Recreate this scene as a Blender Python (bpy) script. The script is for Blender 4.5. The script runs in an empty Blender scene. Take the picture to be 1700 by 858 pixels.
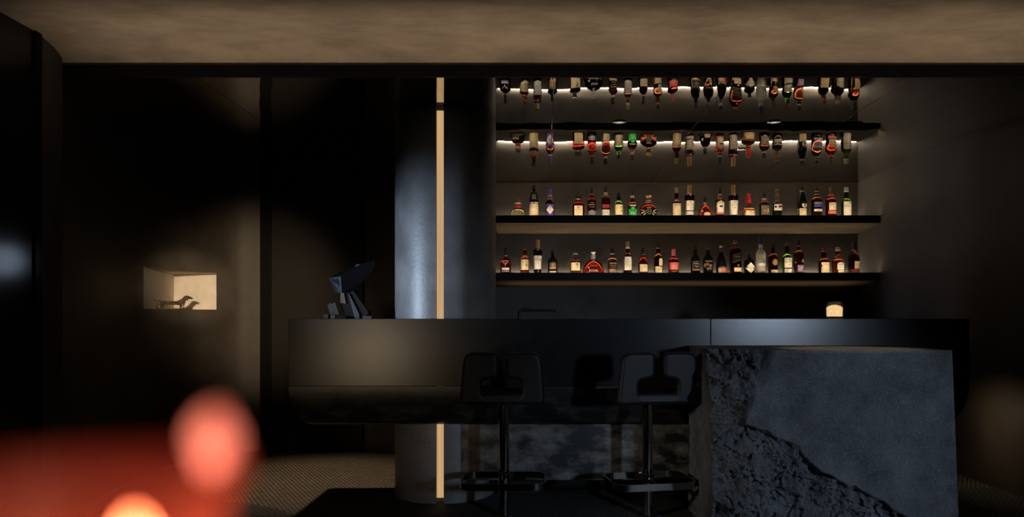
import bpy, bmesh, math, random
from mathutils import Vector, noise
random.seed(4)
SC = bpy.context.scene
COL = SC.collection
# ------------------------------------------------------------------ camera
# X right, Y away from the camera, Z up; one-point perspective with shifted lens
EYE = 1.13
FPX = 1250.0
VPX, VPY = 904.0, 525.0
cam = bpy.data.cameras.new('camera'); camo = bpy.data.objects.new('camera', cam); COL.objects.link(camo)
camo.location = (0, 0, EYE); camo.rotation_euler = (math.pi/2, 0, 0)
cam.sensor_width = 36.0; cam.lens = 36.0*FPX/1700.0
cam.shift_x = -(VPX-850.0)/1700.0; cam.shift_y = (VPY-429.0)/1700.0
cam.clip_start = 0.01
cam.dof.use_dof = True; cam.dof.focus_distance = 5.3; cam.dof.aperture_fstop = 3.2
SC.camera = camo
SC.view_settings.view_transform = 'Standard'
SC.view_settings.look = 'None'
SC.view_settings.exposure = 0.0
SC.view_settings.gamma = 1.0
SC.view_settings.use_curve_mapping = False
SC.cycles.use_denoising = True
SC.cycles.use_adaptive_sampling = False
SC.cycles.sample_clamp_indirect = 3.0
SC.cycles.max_bounces = 10
SC.cycles.transmission_bounces = 8
# ------------------------------------------------------------------ world and lamps
w = bpy.data.worlds.new('world'); SC.world = w; w.use_nodes = True
w.node_tree.nodes['Background'].inputs[0].default_value = (0.6, 0.7, 1.0, 1)
w.node_tree.nodes['Background'].inputs[1].default_value = 0.0012
WARM = (1.0, 0.74, 0.46); COOL = (0.62, 0.78, 1.0); LED = (1.0, 0.86, 0.66)
def lamp(name, kind, loc, aim, energy, color, **kw):
    l = bpy.data.lights.new(name, kind); o = bpy.data.objects.new(name, l); COL.objects.link(o)
    o.location = loc; l.energy = energy; l.color = color
    if aim is not None:
        o.rotation_euler = (Vector(aim)-Vector(loc)).to_track_quat('-Z', 'Y').to_euler()
    for k, v in kw.items(): setattr(l, k, v)
    return o
R = math.radians
# unseen cool spot assumed behind the camera, right, for the stone and bar end
lamp('window_light', 'SPOT', (2.9, -0.6, 1.30), (1.0, 4.3, 0.45), 520.0, COOL, spot_size=R(33), spot_blend=0.8, shadow_soft_size=0.18)
# assumed cool lamp, not seen, by the left wall panels, on the column
lamp('left_wall_lamp', 'SPOT', (-2.40, 3.40, 1.25), (-0.74, 4.52, 1.42), 250.0, COOL, spot_size=R(38), spot_blend=1.0, shadow_soft_size=0.10)
lamp('window_sidelight', 'SPOT', (2.9, -0.6, 1.45), (-0.50, 4.60, 1.50), 130.0, COOL, spot_size=R(9), spot_blend=1.0, shadow_soft_size=0.2)  # extra unseen cool spot added to tint the column's right side
lamp('panel_lamp', 'SPOT', (-2.26, 3.92, 1.42), (-2.54, 3.52, 1.40), 0.8, COOL, spot_size=R(60), spot_blend=1.0, shadow_soft_size=0.08)  # unseen cool spot added for the glow on the left panel
# warm spots assumed on the left, none seen: bar front, stools, curved wall
lamp('bar_front_spot', 'SPOT', (-2.1, -0.3, 0.75), (-0.95, 4.44, 0.80), 115.0, WARM, spot_size=R(24), spot_blend=1.0, shadow_soft_size=0.25)
lamp('stool_spot', 'SPOT', (-2.2, 1.9, 1.25), (0.80, 4.30, 0.40), 150.0, (1.0, 0.88, 0.74), spot_size=R(20), spot_blend=1.0, shadow_soft_size=0.10)
lamp('wall_spot', 'SPOT', (-1.2, 1.0, 1.6), (-2.43, 6.30, 1.25), 460.0, WARM, spot_size=R(19), spot_blend=1.0, shadow_soft_size=0.1)
# unseen warm area light added to brighten the plaster ceiling
lamp('uplighter', 'AREA', (0.25, 3.45, 1.55), (0.25, 3.78, 2.55), 5.8, (1.0, 0.84, 0.66), shape='RECTANGLE', size=5.2, size_y=0.12, spread=R(64))
# assumed downlight over the stone block, with no fixture
lamp('stone_downlight', 'SPOT', (1.65, 4.15, 2.37), (1.62, 3.98, 0.95), 50.0, WARM, spot_size=R(34), spot_blend=0.7, shadow_soft_size=0.03)
# downlights in the mirror ceiling, aimed at the bottles
for dx in (0.49, 1.5):
    lamp('downlight_beam', 'SPOT', (dx, 4.92, 2.37), (dx+0.05, 6.8, 1.72), 2.0, (1.0, 0.80, 0.55), spot_size=R(52), spot_blend=0.6, shadow_soft_size=0.03)
# downlight assumed over the floor left of the bar, no fixture seen
lamp('floor_downlight', 'SPOT', (-1.72, 5.25, 2.37), (-1.60, 5.15, 0.0), 170.0, WARM, spot_size=R(54), spot_blend=0.9, shadow_soft_size=0.04)
# narrow beam on the wall niche from an assumed, unseen spot
lamp('niche_spot', 'SPOT', (-1.1, 1.0, 1.65), (-2.90, 6.2, 1.335), 800.0, (1.0, 0.80, 0.55), spot_size=R(7.8), spot_blend=1.0, shadow_soft_size=0.03)
# unseen warm fills added for the lower shelf soffit and the right wall
lamp('back_bar_light', 'AREA', (1.25, 6.85, 0.96), (1.25, 6.9, 1.5), 2.2, WARM, shape='RECTANGLE', size=3.2, size_y=0.06, spread=R(60))
lamp('bar_toe_light', 'AREA', (2.60, 4.95, 0.55), (2.97, 4.90, 0.30), 0.5, WARM, shape='RECTANGLE', size=0.3, size_y=0.1, spread=R(130))
# ------------------------------------------------------------------ materials
MATS = {}
def nodes_mat(name):
    m = bpy.data.materials.new(name); m.use_nodes = True
    nt = m.node_tree; b = nt.nodes['Principled BSDF']
    return m, nt, b
def coords(nt, scale=(1, 1, 1)):
    tc = nt.nodes.new('ShaderNodeTexCoord'); mp = nt.nodes.new('ShaderNodeMapping')
    mp.inputs['Scale'].default_value = scale
    nt.links.new(tc.outputs['Object'], mp.inputs[0]); return mp.outputs[0]
def tex_noise(nt, vec, scale, detail=6, rough=0.6):
    n = nt.nodes.new('ShaderNodeTexNoise'); n.inputs['Scale'].default_value = scale
    n.inputs['Detail'].default_value = detail; n.inputs['Roughness'].default_value = rough
    nt.links.new(vec, n.inputs['Vector']); return n.outputs['Fac']
def ramp(nt, fac, stops):
    r = nt.nodes.new('ShaderNodeValToRGB'); e = r.color_ramp.elements
    while len(e) < len(stops): e.new(0.5)
    for i, (p, c) in enumerate(stops):
        e[i].position = p; e[i].color = (c[0], c[1], c[2], 1)
    nt.links.new(fac, r.inputs[0]); return r.outputs[0]
def bump(nt, b, h, strength, dist=0.01):
    n = nt.nodes.new('ShaderNodeBump'); n.inputs['Strength'].default_value = strength; n.inputs['Distance'].default_value = dist
    nt.links.new(h, n.inputs['Height']); nt.links.new(n.outputs[0], b.inputs['Normal'])
def mottled(name, c0, c1, scale=2.5, rough=0.6, spec=0.4, bs=0.25, bscale=40, stretch=(1, 1, 1), lo=0.3, hi=0.7, metallic=0.0):
    m, nt, b = nodes_mat(name)
    v = coords(nt, stretch)
    f = tex_noise(nt, v, scale, 8, 0.62)
    nt.links.new(ramp(nt, f, [(lo, c0), (hi, c1)]), b.inputs['Base Color'])
    b.inputs['Roughness'].default_value = rough; b.inputs['Specular IOR Level'].default_value = spec
    b.inputs['Metallic'].default_value = metallic
    if bs: bump(nt, b, tex_noise(nt, v, bscale, 5), bs, 0.004)
    MATS[name] = m; return m
def plain(name, c, rough=0.5, spec=0.5, metallic=0.0, trans=0.0, ior=1.45, coat=0.0, var=0.12):
    if name in MATS: return MATS[name]
    m, nt, b = nodes_mat(name)
    v = coords(nt)
    f = tex_noise(nt, v, 30, 3)
    nt.links.new(ramp(nt, f, [(0.3, tuple(x*(1-var) for x in c)), (0.7, tuple(min(1, x*(1+var)) for x in c))]), b.inputs['Base Color'])
    b.inputs['Roughness'].default_value = rough; b.inputs['Specular IOR Level'].default_value = spec
    b.inputs['Metallic'].default_value = metallic; b.inputs['Transmission Weight'].default_value = trans
    b.inputs['IOR'].default_value = ior; b.inputs['Coat Weight'].default_value = coat
    MATS[name] = m; return m
def emit(name, c, strength, streak=None):
    m = bpy.data.materials.new(name); m.use_nodes = True; nt = m.node_tree
    nt.nodes.remove(nt.nodes['Principled BSDF'])
    e = nt.nodes.new('ShaderNodeEmission'); e.inputs[1].default_value = strength
    e.inputs[0].default_value = (*c, 1)
    if streak:
        f = tex_noise(nt, coords(nt, streak), 1.0, 4)
        nt.links.new(ramp(nt, f, [(0.3, tuple(x*0.75 for x in c)), (0.7, c)]), e.inputs[0])
    nt.links.new(e.outputs[0], nt.nodes['Material Output'].inputs[0])
    MATS[name] = m; return m
mottled('plaster_ceiling', (0.20, 0.15, 0.105), (0.36, 0.28, 0.20), 4.5, 0.75, 0.2, 0.6, 45, (0.7, 1.5, 1))
mottled('plaster_dark', (0.055, 0.046, 0.038), (0.11, 0.092, 0.075), 2.6, 0.5, 0.4, 0.25, 30)
mottled('plaster_alcove', (0.042, 0.037, 0.031), (0.074, 0.064, 0.054), 3.0, 0.65, 0.3, 0.2, 30)
mottled('plaster_column', (0.075, 0.075, 0.078), (0.15, 0.15, 0.155), 5.0, 0.42, 0.45, 0.3, 60)
mottled('plaster_niche', (0.56, 0.50, 0.42), (0.70, 0.62, 0.53), 8.0, 0.85, 0.1, 0.2, 40)  # much paler than the wall plaster, niche lighting put into the colour
mottled('plaster_soffit', (0.045, 0.032, 0.021), (0.075, 0.054, 0.037), 3.0, 1.0, 0.0, 0.2, 30, (0.5, 3, 1))
mottled('black_steel', (0.003, 0.003, 0.003), (0.005, 0.005, 0.005), 3.0, 0.55, 0.15, 0.0)
mottled('panel_gloss', (0.006, 0.006, 0.007), (0.009, 0.009, 0.010), 2.0, 0.28, 0.5, 0.0)
mottled('door_panel', (0.012, 0.010, 0.008), (0.020, 0.017, 0.014), 1.6, 0.5, 0.35, 0.1, 20)
mottled('bar_face', (0.006, 0.006, 0.006), (0.010, 0.010, 0.010), 14.0, 0.24, 0.22, 0.06, 260)
mottled('hull_marble', (0.006, 0.006, 0.006), (0.045, 0.041, 0.036), 7.0, 0.33, 0.45, 0.1, 40, (0.8, 1, 1.6), 0.45, 0.80)
mottled('base_marble', (0.010, 0.010, 0.010), (0.20, 0.185, 0.16), 7.5, 0.42, 0.4, 0.1, 40, (0.8, 1, 1.5), 0.42, 0.78)
mottled('leather', (0.004, 0.004, 0.0045), (0.006, 0.006, 0.0065), 30, 0.5, 0.22, 0.15, 320)
mottled('bronze', (0.10, 0.060, 0.035), (0.32, 0.23, 0.15), 60, 0.25, 0.5, 0.0, metallic=0.6)
mottled('sculpture_black', (0.005, 0.005, 0.006), (0.009, 0.009, 0.011), 20, 0.55, 0.12, 0.2, 120)
mottled('sculpture_blue', (0.020, 0.025, 0.034), (0.035, 0.042, 0.055), 20, 0.5, 0.4, 0.2, 120)  # bluish copy of the black, cool light put into the colour
mottled('sculpture_pale', (0.09, 0.075, 0.06), (0.14, 0.115, 0.09), 20, 0.6, 0.3, 0.2, 120)  # paler copy of the black, warm light put into the colour
plain('chrome', (0.42, 0.40, 0.38), 0.10, 0.5, 1.0)
plain('black_matte', (0.006, 0.006, 0.006), 0.7, 0.2)
plain('faucet_black', (0.008, 0.008, 0.008), 0.4, 0.4)
def make_stone():
    m, nt, b = nodes_mat('basalt')
    v = coords(nt)
    f = tex_noise(nt, v, 5, 8, 0.65)
    base = ramp(nt, f, [(0.3, (0.038, 0.040, 0.045)), (0.7, (0.125, 0.127, 0.135))])
    sp = tex_noise(nt, v, 150, 4, 0.7)
    spk = ramp(nt, sp, [(0.56, (0, 0, 0)), (0.72, (0.34, 0.34, 0.34))])
    mx = nt.nodes.new('ShaderNodeMix'); mx.data_type = 'RGBA'; mx.blend_type = 'ADD'; mx.inputs[0].default_value = 0.8
    nt.links.new(base, mx.inputs[6]); nt.links.new(spk, mx.inputs[7]); nt.links.new(mx.outputs[2], b.inputs['Base Color'])
    b.inputs['Roughness'].default_value = 0.7; b.inputs['Specular IOR Level'].default_value = 0.35
    bump(nt, b, tex_noise(nt, v, 90, 8, 0.75), 1.0, 0.010)
    MATS['basalt'] = m
make_stone()
def make_carpet(name, c0, c1, sx, sy):
    m, nt, b = nodes_mat(name)
    v = coords(nt)
    br = nt.nodes.new('ShaderNodeTexBrick'); br.inputs['Scale'].default_value = 1.0
    br.inputs['Brick Width'].default_value = sx; br.inputs['Row Height'].default_value = sy
    br.inputs['Mortar Size'].default_value = sy*0.28; br.inputs['Mortar Smooth'].default_value = 0.6
    br.inputs['Color1'].default_value = (*c1, 1); br.inputs['Color2'].default_value = (*[x*0.7 for x in c1], 1)
    br.inputs['Mortar'].default_value = (*c0, 1)
    nt.links.new(v, br.inputs['Vector'])
    f = tex_noise(nt, v, 3, 5)
    mx = nt.nodes.new('ShaderNodeMix'); mx.data_type = 'RGBA'; mx.blend_type = 'MULTIPLY'; mx.inputs[0].default_value = 0.6
    nt.links.new(br.outputs['Color'], mx.inputs[6]); nt.links.new(ramp(nt, f, [(0.3, (0.6, 0.6, 0.6)), (0.7, (1, 1, 1))]), mx.inputs[7])
    nt.links.new(mx.outputs[2], b.inputs['Base Color'])
    b.inputs['Roughness'].default_value = 0.75; b.inputs['Specular IOR Level'].default_value = 0.25
    inv = nt.nodes.new('ShaderNodeMath'); inv.operation = 'SUBTRACT'; inv.inputs[0].default_value = 1.0
    nt.links.new(br.outputs['Fac'], inv.inputs[1]); bump(nt, b, inv.outputs[0], 0.9, 0.004)
    MATS[name] = m
make_carpet('carpet_brown', (0.016, 0.013, 0.010), (0.20, 0.165, 0.125), 0.030, 0.026)
make_carpet('carpet_black', (0.007, 0.007, 0.007), (0.085, 0.085, 0.088), 0.034, 0.022)
def make_mirror():
    m, nt, b = nodes_mat('mirror_steel')
    b.inputs['Metallic'].default_value = 1.0; b.inputs['Roughness'].default_value = 0.008
    v = coords(nt, (1, 0.7, 1))
    f = tex_noise(nt, v, 2.2, 2, 0.5)
    nt.links.new(ramp(nt, tex_noise(nt, v, 6, 3), [(0.3, (0.55, 0.53, 0.50)), (0.7, (0.60, 0.58, 0.55))]), b.inputs['Base Color'])
    bump(nt, b, f, 0.35, 0.008)
    MATS['mirror_steel'] = m
make_mirror()
emit('led_strip', LED, 110.0)
emit('led_front', (1.0, 0.77, 0.50), 56.0)
emit('column_light', (1.0, 0.62, 0.30), 0.66, (140, 140, 1.6))
emit('candle_glow', (1.0, 0.66, 0.30), 1.15, (160, 160, 160))
emit('flame', (1.0, 0.76, 0.50), 190.0)
# ------------------------------------------------------------------ helpers
def tag(o, label, cat, group=None):
    o['label'] = label; o['category'] = cat
    if group: o['group'] = group
    return o
def empty(name, loc, rz=0.0):
    o = bpy.data.objects.new(name, None); COL.objects.link(o); o.location = loc; o.rotation_euler = (0, 0, rz)
    o.empty_display_size = 0.05; return o
def mesh(name, verts, faces, mat, parent=None, smooth=False, loc=None):
    me = bpy.data.meshes.new(name); me.from_pydata([tuple(v) for v in verts], [], faces); me.update()
    bm = bmesh.new(); bm.from_mesh(me); bmesh.ops.remove_doubles(bm, verts=bm.verts, dist=1e-6)
    bmesh.ops.recalc_face_normals(bm, faces=bm.faces); bm.to_mesh(me); bm.free()
    if smooth:
        for p in me.polygons: p.use_smooth = True
        if smooth == 'auto': me.set_sharp_from_angle(angle=R(35))
    me.materials.append(MATS[mat] if isinstance(mat, str) else mat)
    o = bpy.data.objects.new(name, me); COL.objects.link(o)
    if parent: o.parent = parent
    if loc: o.location = loc
    return o
def struct(o): o['kind'] = 'structure'; return o
def boxvf(x0, x1, y0, y1, z0, z1):
    v = [(x0, y0, z0), (x1, y0, z0), (x1, y1, z0), (x0, y1, z0), (x0, y0, z1), (x1, y0, z1), (x1, y1, z1), (x0, y1, z1)]
    return v, [(0, 3, 2, 1), (4, 5, 6, 7), (0, 1, 5, 4), (1, 2, 6, 5), (2, 3, 7, 6), (3, 0, 4, 7)]
def box(name, x0, x1, y0, y1, z0, z1, mat, parent=None, bev=0.0):
    v, f = boxvf(x0, x1, y0, y1, z0, z1)
    o = mesh(name, v, f, mat, parent)
    if bev:
        m = o.modifiers.new('bevel', 'BEVEL'); m.width = bev; m.segments = 2
    return o
def prism(name, poly, axis, a0, a1, mat, parent=None, smooth=False):
    """extrude a closed 2-D outline along an axis (x, y or z)"""
    def p3(p, a): return {'x': (a, p[0], p[1]), 'y': (p[0], a, p[1]), 'z': (p[0], p[1], a)}[axis]
    n = len(poly)
    v = [p3(p, a0) for p in poly]+[p3(p, a1) for p in poly]
    f = [tuple(range(n)), tuple(range(2*n-1, n-1, -1))]+[(i, (i+1) % n, n+(i+1) % n, n+i) for i in range(n)]
    return mesh(name, v, f, mat, parent, smooth)
def wallstrip(name, pts, z0, z1, mat, parent=None, smooth=True):
    n = len(pts)
    v = [(p[0], p[1], z0) for p in pts]+[(p[0], p[1], z1) for p in pts]
    return mesh(name, v, [(i, i+1, n+i+1, n+i) for i in range(n-1)], mat, parent, smooth)
def catmull(pts, k=6):
    out = []
    P = [pts[0]]+list(pts)+[pts[-1]]
    for i in range(1, len(P)-2):
        for j in range(k):
            t = j/k
            out.append(tuple(0.5*((2*P[i][d])+(-P[i-1][d]+P[i+1][d])*t+(2*P[i-1][d]-5*P[i][d]+4*P[i+1][d]-P[i+2][d])*t*t
                             + (-P[i-1][d]+3*P[i][d]-3*P[i+1][d]+P[i+2][d])*t**3) for d in range(len(P[i]))))
    out.append(tuple(pts[-1])); return out
def rotrevolve(name, prof, n, mat, parent=None, loc=None, smooth='auto', sq=2.0, dr=1.0, cap=True):
    """prof: list of (radius, z); superellipse cross-section of exponent sq, depth ratio dr"""
    v = []; f = []
    for r, z in prof:
        for i in range(n):
            a = 2*math.pi*i/n; c, s = math.cos(a), math.sin(a)
            v.append((r*math.copysign(abs(c)**(2/sq), c), r*dr*math.copysign(abs(s)**(2/sq), s), z))
    for j in range(len(prof)-1):
        for i in range(n):
            f.append((j*n+i, j*n+(i+1) % n, (j+1)*n+(i+1) % n, (j+1)*n+i))
    if cap:
        f.append(tuple(range(n-1, -1, -1))); f.append(tuple(range((len(prof)-1)*n, len(prof)*n)))
    return mesh(name, v, f, mat, parent, smooth, loc)
def tube(name, pts, r, mat, parent=None, n=10, closed=False):
    P = [Vector(p) for p in pts]; v = []; f = []; m = len(P)
    ref = None
    for i, p in enumerate(P):
        a = P[i-1] if (i > 0 or closed) else p; b = P[(i+1) % m] if (i < m-1 or closed) else p
        t = (b-a).normalized()
        if ref is None:
            ref = t.orthogonal().normalized()
        ref = (ref-t*ref.dot(t)).normalized(); bi = t.cross(ref)
        for k in range(n):
            ang = 2*math.pi*k/n; v.append(p+ref*(math.cos(ang)*r)+bi*(math.sin(ang)*r))
    for i in range(m if closed else m-1):
        for k in range(n):
            f.append((i*n+k, i*n+(k+1) % n, ((i+1) % m)*n+(k+1) % n, ((i+1) % m)*n+k))
    if not closed: f += [tuple(range(n-1, -1, -1)), tuple(range((m-1)*n, m*n))]
    return mesh(name, v, f, mat, parent, 'auto')
def roundpoly(pts, radii, k=5):
    """2-D polygon with rounded corners"""
    out = []; n = len(pts)
    for i in range(n):
        p = Vector(pts[i]); a = Vector(pts[i-1])-p; b = Vector(pts[(i+1) % n])-p
        r = radii[i] if isinstance(radii, (list, tuple)) else radii
        ang = a.angle(b); d = min(r/math.tan(ang/2), a.length*0.49, b.length*0.49)
        p0 = p+a.normalized()*d; p1 = p+b.normalized()*d
        for j in range(k+1):
            t = j/k; out.append(tuple(p0*(1-t)**2+p*2*t*(1-t)+p1*t*t))
    return out
def hull(name, pts, mat, parent=None):
    bm = bmesh.new()
    for p in pts: bm.verts.new(p)
    r = bmesh.ops.convex_hull(bm, input=bm.verts)
    bmesh.ops.delete(bm, geom=list({g for g in r['geom_interior'] if isinstance(g, bmesh.types.BMVert)}), context='VERTS')
    bmesh.ops.recalc_face_normals(bm, faces=bm.faces)
    me = bpy.data.meshes.new(name); bm.to_mesh(me); bm.free()
    me.materials.append(MATS[mat]); o = bpy.data.objects.new(name, me); COL.objects.link(o)
    if parent: o.parent = parent
    return o
# ================================================================== THE ROOM
XR = 2.97           # right wall
YB = 7.14           # wall behind the bottle shelves
ZC = 2.40           # mirror ceiling
ZT = 2.55           # plaster ceiling
YF = 3.99           # front edge of the mirror ceiling
struct(box('floor', -3.6, 3.2, -2.6, 7.4, -0.1, 0.0, 'carpet_brown'))
# black carpet inlays
def inlay(name, poly, label):
    o = prism(name, poly, 'z', -0.02, 0.004, 'carpet_black'); struct(o); return o
inlay('floor_inlay', roundpoly([(-1.31, -1.0), (XR, -1.0), (XR, 4.95), (-1.31, 4.95)], [0.01, 0.01, 0.01, 0.30], 12), '')
inlay('floor_inlay', [(-2.1+0.845*math.cos(a*math.pi/24), 3.75+0.845*math.sin(a*math.pi/24)) for a in range(48) ], '')
# plaster ceiling with a cove curving down to the black beam
prof = [(-2.6, ZT)]+[(3.73+0.26*math.sin(t*math.pi/24), 2.4575+(ZT-2.4575)*math.cos(t*math.pi/24)) for t in range(13)]+[(YF, 2.70), (-2.6, 2.70)]
struct(prism('ceiling', prof, 'x', -3.6, 3.2, 'plaster_ceiling', None, 'auto'))
beam = struct(box('trim_1', -2.72, XR, YF-0.012, YF+0.006, ZC-0.004, 2.458, 'black_steel'))
# mirror ceiling: polished steel panels with open joints under a dark backing
mc = struct(box('ceiling_mirror', -3.3, XR, YF+0.006, YB+0.1, ZC+0.012, ZC+0.06, 'chrome'))
edges = [-3.28, -2.80, -1.85, -0.90, 0.05, 1.00, 1.95, XR]
for a, b in zip(edges[:-1], edges[1:]):
    box('mirror_panel', a+0.0015, b-0.0015, YF+0.0065, YB-0.001, ZC, ZC+0.010, 'mirror_steel', mc, 0.0012)
# right wall, rear wall
mottled('plaster_right', (0.028, 0.023, 0.019), (0.052, 0.043, 0.036), 2.6, 0.55, 0.3, 0.25, 30)
struct(box('wall_right', XR, XR+0.15, -2.6, YB+0.2, 0.0, 2.7, 'plaster_right'))
struct(box('wall_rear', -3.6, XR+0.15, -2.75, -2.6, 0.0, 2.7, 'plaster_dark'))
# left wall: dark glossy panels in front, curved plaster further back
lw = struct(box('wall_left', -2.70, -2.54, -2.6, 3.74, 0.0, ZT, 'panel_gloss'))
struct(box('trim_2', -2.70, -2.528, 3.74, 3.79, 0.0, ZT+0.0, 'black_steel'))
struct(box('wall_left_return', -2.90, -2.545, 3.79, YF-0.015, 0.0, 2.58, 'plaster_dark'))
curve = catmull([(-2.665, 3.96), (-2.70, 4.2), (-2.76, 4.6), (-2.83, 5.0), (-2.87, 5.39), (-2.855, 5.68), (-2.80, 5.93), (-2.68, 6.15), (-2.55, 6.26), (-2.385, 6.31)], 8)
def niche_u(p): return 5.385 <= p[1] <= 6.155
i0 = min(range(len(curve)), key=lambda i: abs(curve[i][1]-5.39)+abs(curve[i][0]+2.87))
i1 = min(range(len(curve)), key=lambda i: abs(curve[i][1]-6.15)+abs(curve[i][0]+2.68))
NZ0, NZ1 = 1.185, 1.487
wv = []; wf = []
for p in curve:
    for z in (0.0, NZ0, NZ1, ZC): wv.append((p[0], p[1], z))
for i in range(len(curve)-1):
    for k in range(3):
        if k == 1 and i0 <= i < i1: continue
        wf.append((i*4+k, (i+1)*4+k, (i+1)*4+k+1, i*4+k+1))
wc = struct(mesh('wall_curved', wv, wf, 'plaster_dark', None, True))
# lit niche in the curved wall
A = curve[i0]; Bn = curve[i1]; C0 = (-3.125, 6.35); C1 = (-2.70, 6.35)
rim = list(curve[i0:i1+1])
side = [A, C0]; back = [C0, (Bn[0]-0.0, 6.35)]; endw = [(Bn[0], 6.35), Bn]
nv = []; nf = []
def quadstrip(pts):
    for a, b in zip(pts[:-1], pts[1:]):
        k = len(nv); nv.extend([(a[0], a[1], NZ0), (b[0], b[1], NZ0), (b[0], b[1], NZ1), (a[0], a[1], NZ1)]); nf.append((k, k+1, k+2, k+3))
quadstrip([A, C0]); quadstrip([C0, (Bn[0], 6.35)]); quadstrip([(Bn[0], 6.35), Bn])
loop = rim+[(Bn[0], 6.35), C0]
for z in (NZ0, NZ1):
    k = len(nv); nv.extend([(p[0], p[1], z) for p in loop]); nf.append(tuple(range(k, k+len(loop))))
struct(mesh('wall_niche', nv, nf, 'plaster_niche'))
# flush dark door with black jambs
dj = struct(box('trim_3', -2.385, -2.285, 6.31, 6.42, 0.0, ZC, 'black_matte'))
d1 = empty('door_1', (-1.9, 6.33, 0)); struct(d1)
box('door_leaf', -0.385, 0.375, -0.02, 0.03, 0.012, 2.391, 'door_panel', d1)
box('door_edge', 0.375, 0.392, -0.028, 0.03, 0.0, ZC, 'black_matte', d1)
box('threshold', -0.385, 0.392, -0.028, 0.03, 0.0, 0.012, 'black_matte', d1)
box('top_rail', -0.385, 0.375, -0.024, 0.03, 2.391, 2.3995, 'plaster_soffit', d1)
# wall between the door and the column
alc = catmull([(-1.508, 6.31), (-1.42, 6.31), (-1.30, 6.275), (-1.16, 6.17), (-1.06, 6.0), (-1.0, 5.7), (-0.965, 5.25), (-0.955, 4.84)], 6)
struct(wallstrip('wall_alcove', alc, 0.0, ZC, 'plaster_dark'))
# wall behind the bottles
struct(box('wall_back', -1.2, XR, YB, YB+0.15, 0.0, ZC, 'plaster_alcove'))
struct(box('trim_4', -0.46, XR, YB-0.012, YB, ZC-0.010, ZC-0.0005, 'plaster_soffit'))
# rounded column: nose of the partition, with a light slot
cx, cy, cr = -0.640, 4.835, 0.315
slot = math.asin((-0.632+0.004-cx)/cr)
hw = 0.0225/cr
col_l = [(cx+cr*math.sin(a), cy-cr*math.cos(a)) for a in [(-math.pi/2)+(slot-hw+math.pi/2)*i/20 for i in range(21)]]
col_r = [(cx+cr*math.sin(a), cy-cr*math.cos(a)) for a in [(slot+hw)+(math.pi/2-slot-hw)*i/20 for i in range(21)]]
col_r += [(-0.330, 5.1), (-0.365, 5.6), (-0.42, 6.4), (-0.468, YB)]
sl = col_l[-1]; sr = col_r[0]
plan = col_l+[(sl[0], sl[1]+0.05), (sr[0], sr[1]+0.05)]+col_r+[(-0.95, YB)]
column = struct(prism('column', plan, 'z', 0.0, ZC, 'plaster_column', None, 'auto'))
box('light_slot', sl[0]+0.0005, sr[0]-0.0005, sl[1]+0.028, sl[1]+0.049, 0.035, 2.372, 'column_light', column)
# ================================================================== SHELVES
SY = 6.66
def shelf(z, label):
    s = empty('bottle_shelf', (1.25, SY, z)); tag(s, label, 'shelf', 'back bar shelves')
    x0, x1 = -0.46-1.25, XR-0.001-1.25; dp = YB-SY-0.001
    prism('soffit', [(0.006, -0.058), (dp, -0.105), (dp, -0.0125), (0.006, -0.0125)], 'x', x0+0.012, x1, 'plaster_soffit', s)
    box('front_plate', x0, x1, -0.006, 0.006, -0.064, 0.004, 'black_steel', s)
    box('led_strip', x0+0.02, x1-0.02, 0.0065, 0.0145, -0.012, 0.0008, 'led_front', s)  # assumed strip hidden behind the lip, added to light the bottle labels
    box('top_plate', x0, x1, 0.0148, dp-0.020, -0.012, 0.0, 'plaster_alcove', s)
    box('led_strip', x0+0.02, x1-0.02, dp-0.016, dp-0.008, -0.0120, -0.0005, 'led_strip', s)
    return s
Z1 = EYE+0.889; Z2 = EYE+0.383
shelf(Z1, 'upper long black-edged bottle shelf with glowing back strip')
shelf(Z2, 'lower long black-edged bottle shelf with glowing back strip')
# ================================================================== BAR
BY = 4.44; BT = 1.1158; BX0, BX1 = -1.51, 2.504; BYB = 5.02
bar = empty('bar_counter', (0.5, BY, 0)); tag(bar, 'long black cantilevered bar counter with curved dark marble underside', 'bar counter')
bx = -0.5; by = -BY
seam = 0.98
box('front_panel', BX0+bx, seam-0.0015+bx, 0.0, 0.03, 0.719, BT, 'bar_face', bar, 0.002)
box('front_panel', seam+0.0015+bx, BX1+bx, 0.0, 0.03, 0.719, BT, 'bar_face', bar, 0.002)
box('counter_top', BX0+bx, BX1+bx, 0.03, BYB+by, BT-0.04, BT, 'bar_face', bar)
box('end_panel', BX0+bx, BX0+0.03+bx, 0.03, BYB+by, 0.719, BT-0.04, 'bar_face', bar)
box('end_panel', BX1-0.03+bx, BX1+bx, 0.03, BYB+by, 0.719, BT-0.04, 'bar_face', bar)
hv = []; hf = []; N = 14
for k in range(N+1):
    th = k/N*math.pi/2; ins = 0.10*(1-math.cos(th))**0.9; z = 0.717-0.237*math.sin(th)
    x0, x1 = BX0+ins*1.15, BX1-ins*1.15; y0, y1 = BY+0.001+ins, BYB
    hv += [(x0+bx, y0+by, z), (x1+bx, y0+by, z), (x1+bx, y1+by, z), (x0+bx, y1+by, z)]
for k in range(N):
    for j in range(4): hf.append((k*4+j, k*4+(j+1) % 4, (k+1)*4+(j+1) % 4, (k+1)*4+j))
hf += [(3, 2, 1, 0), (N*4, N*4+1, N*4+2, N*4+3)]
mesh('curved_underside', hv, hf, 'hull_marble', bar, 'auto')
box('base_panel', -0.503+bx, 2.0+bx, 4.545+by, 4.66+by, 0.141, 0.4795, 'base_marble', bar, 0.003)
box('plinth', -0.30+bx, 2.0+bx, 4.80+by, 4.98+by, 0.0, 0.4795, 'black_matte', bar)
box('worktop', -0.30+bx, 2.4+bx, 5.021+by, 5.42+by, 0.90, 0.93, 'black_steel', bar)
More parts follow.
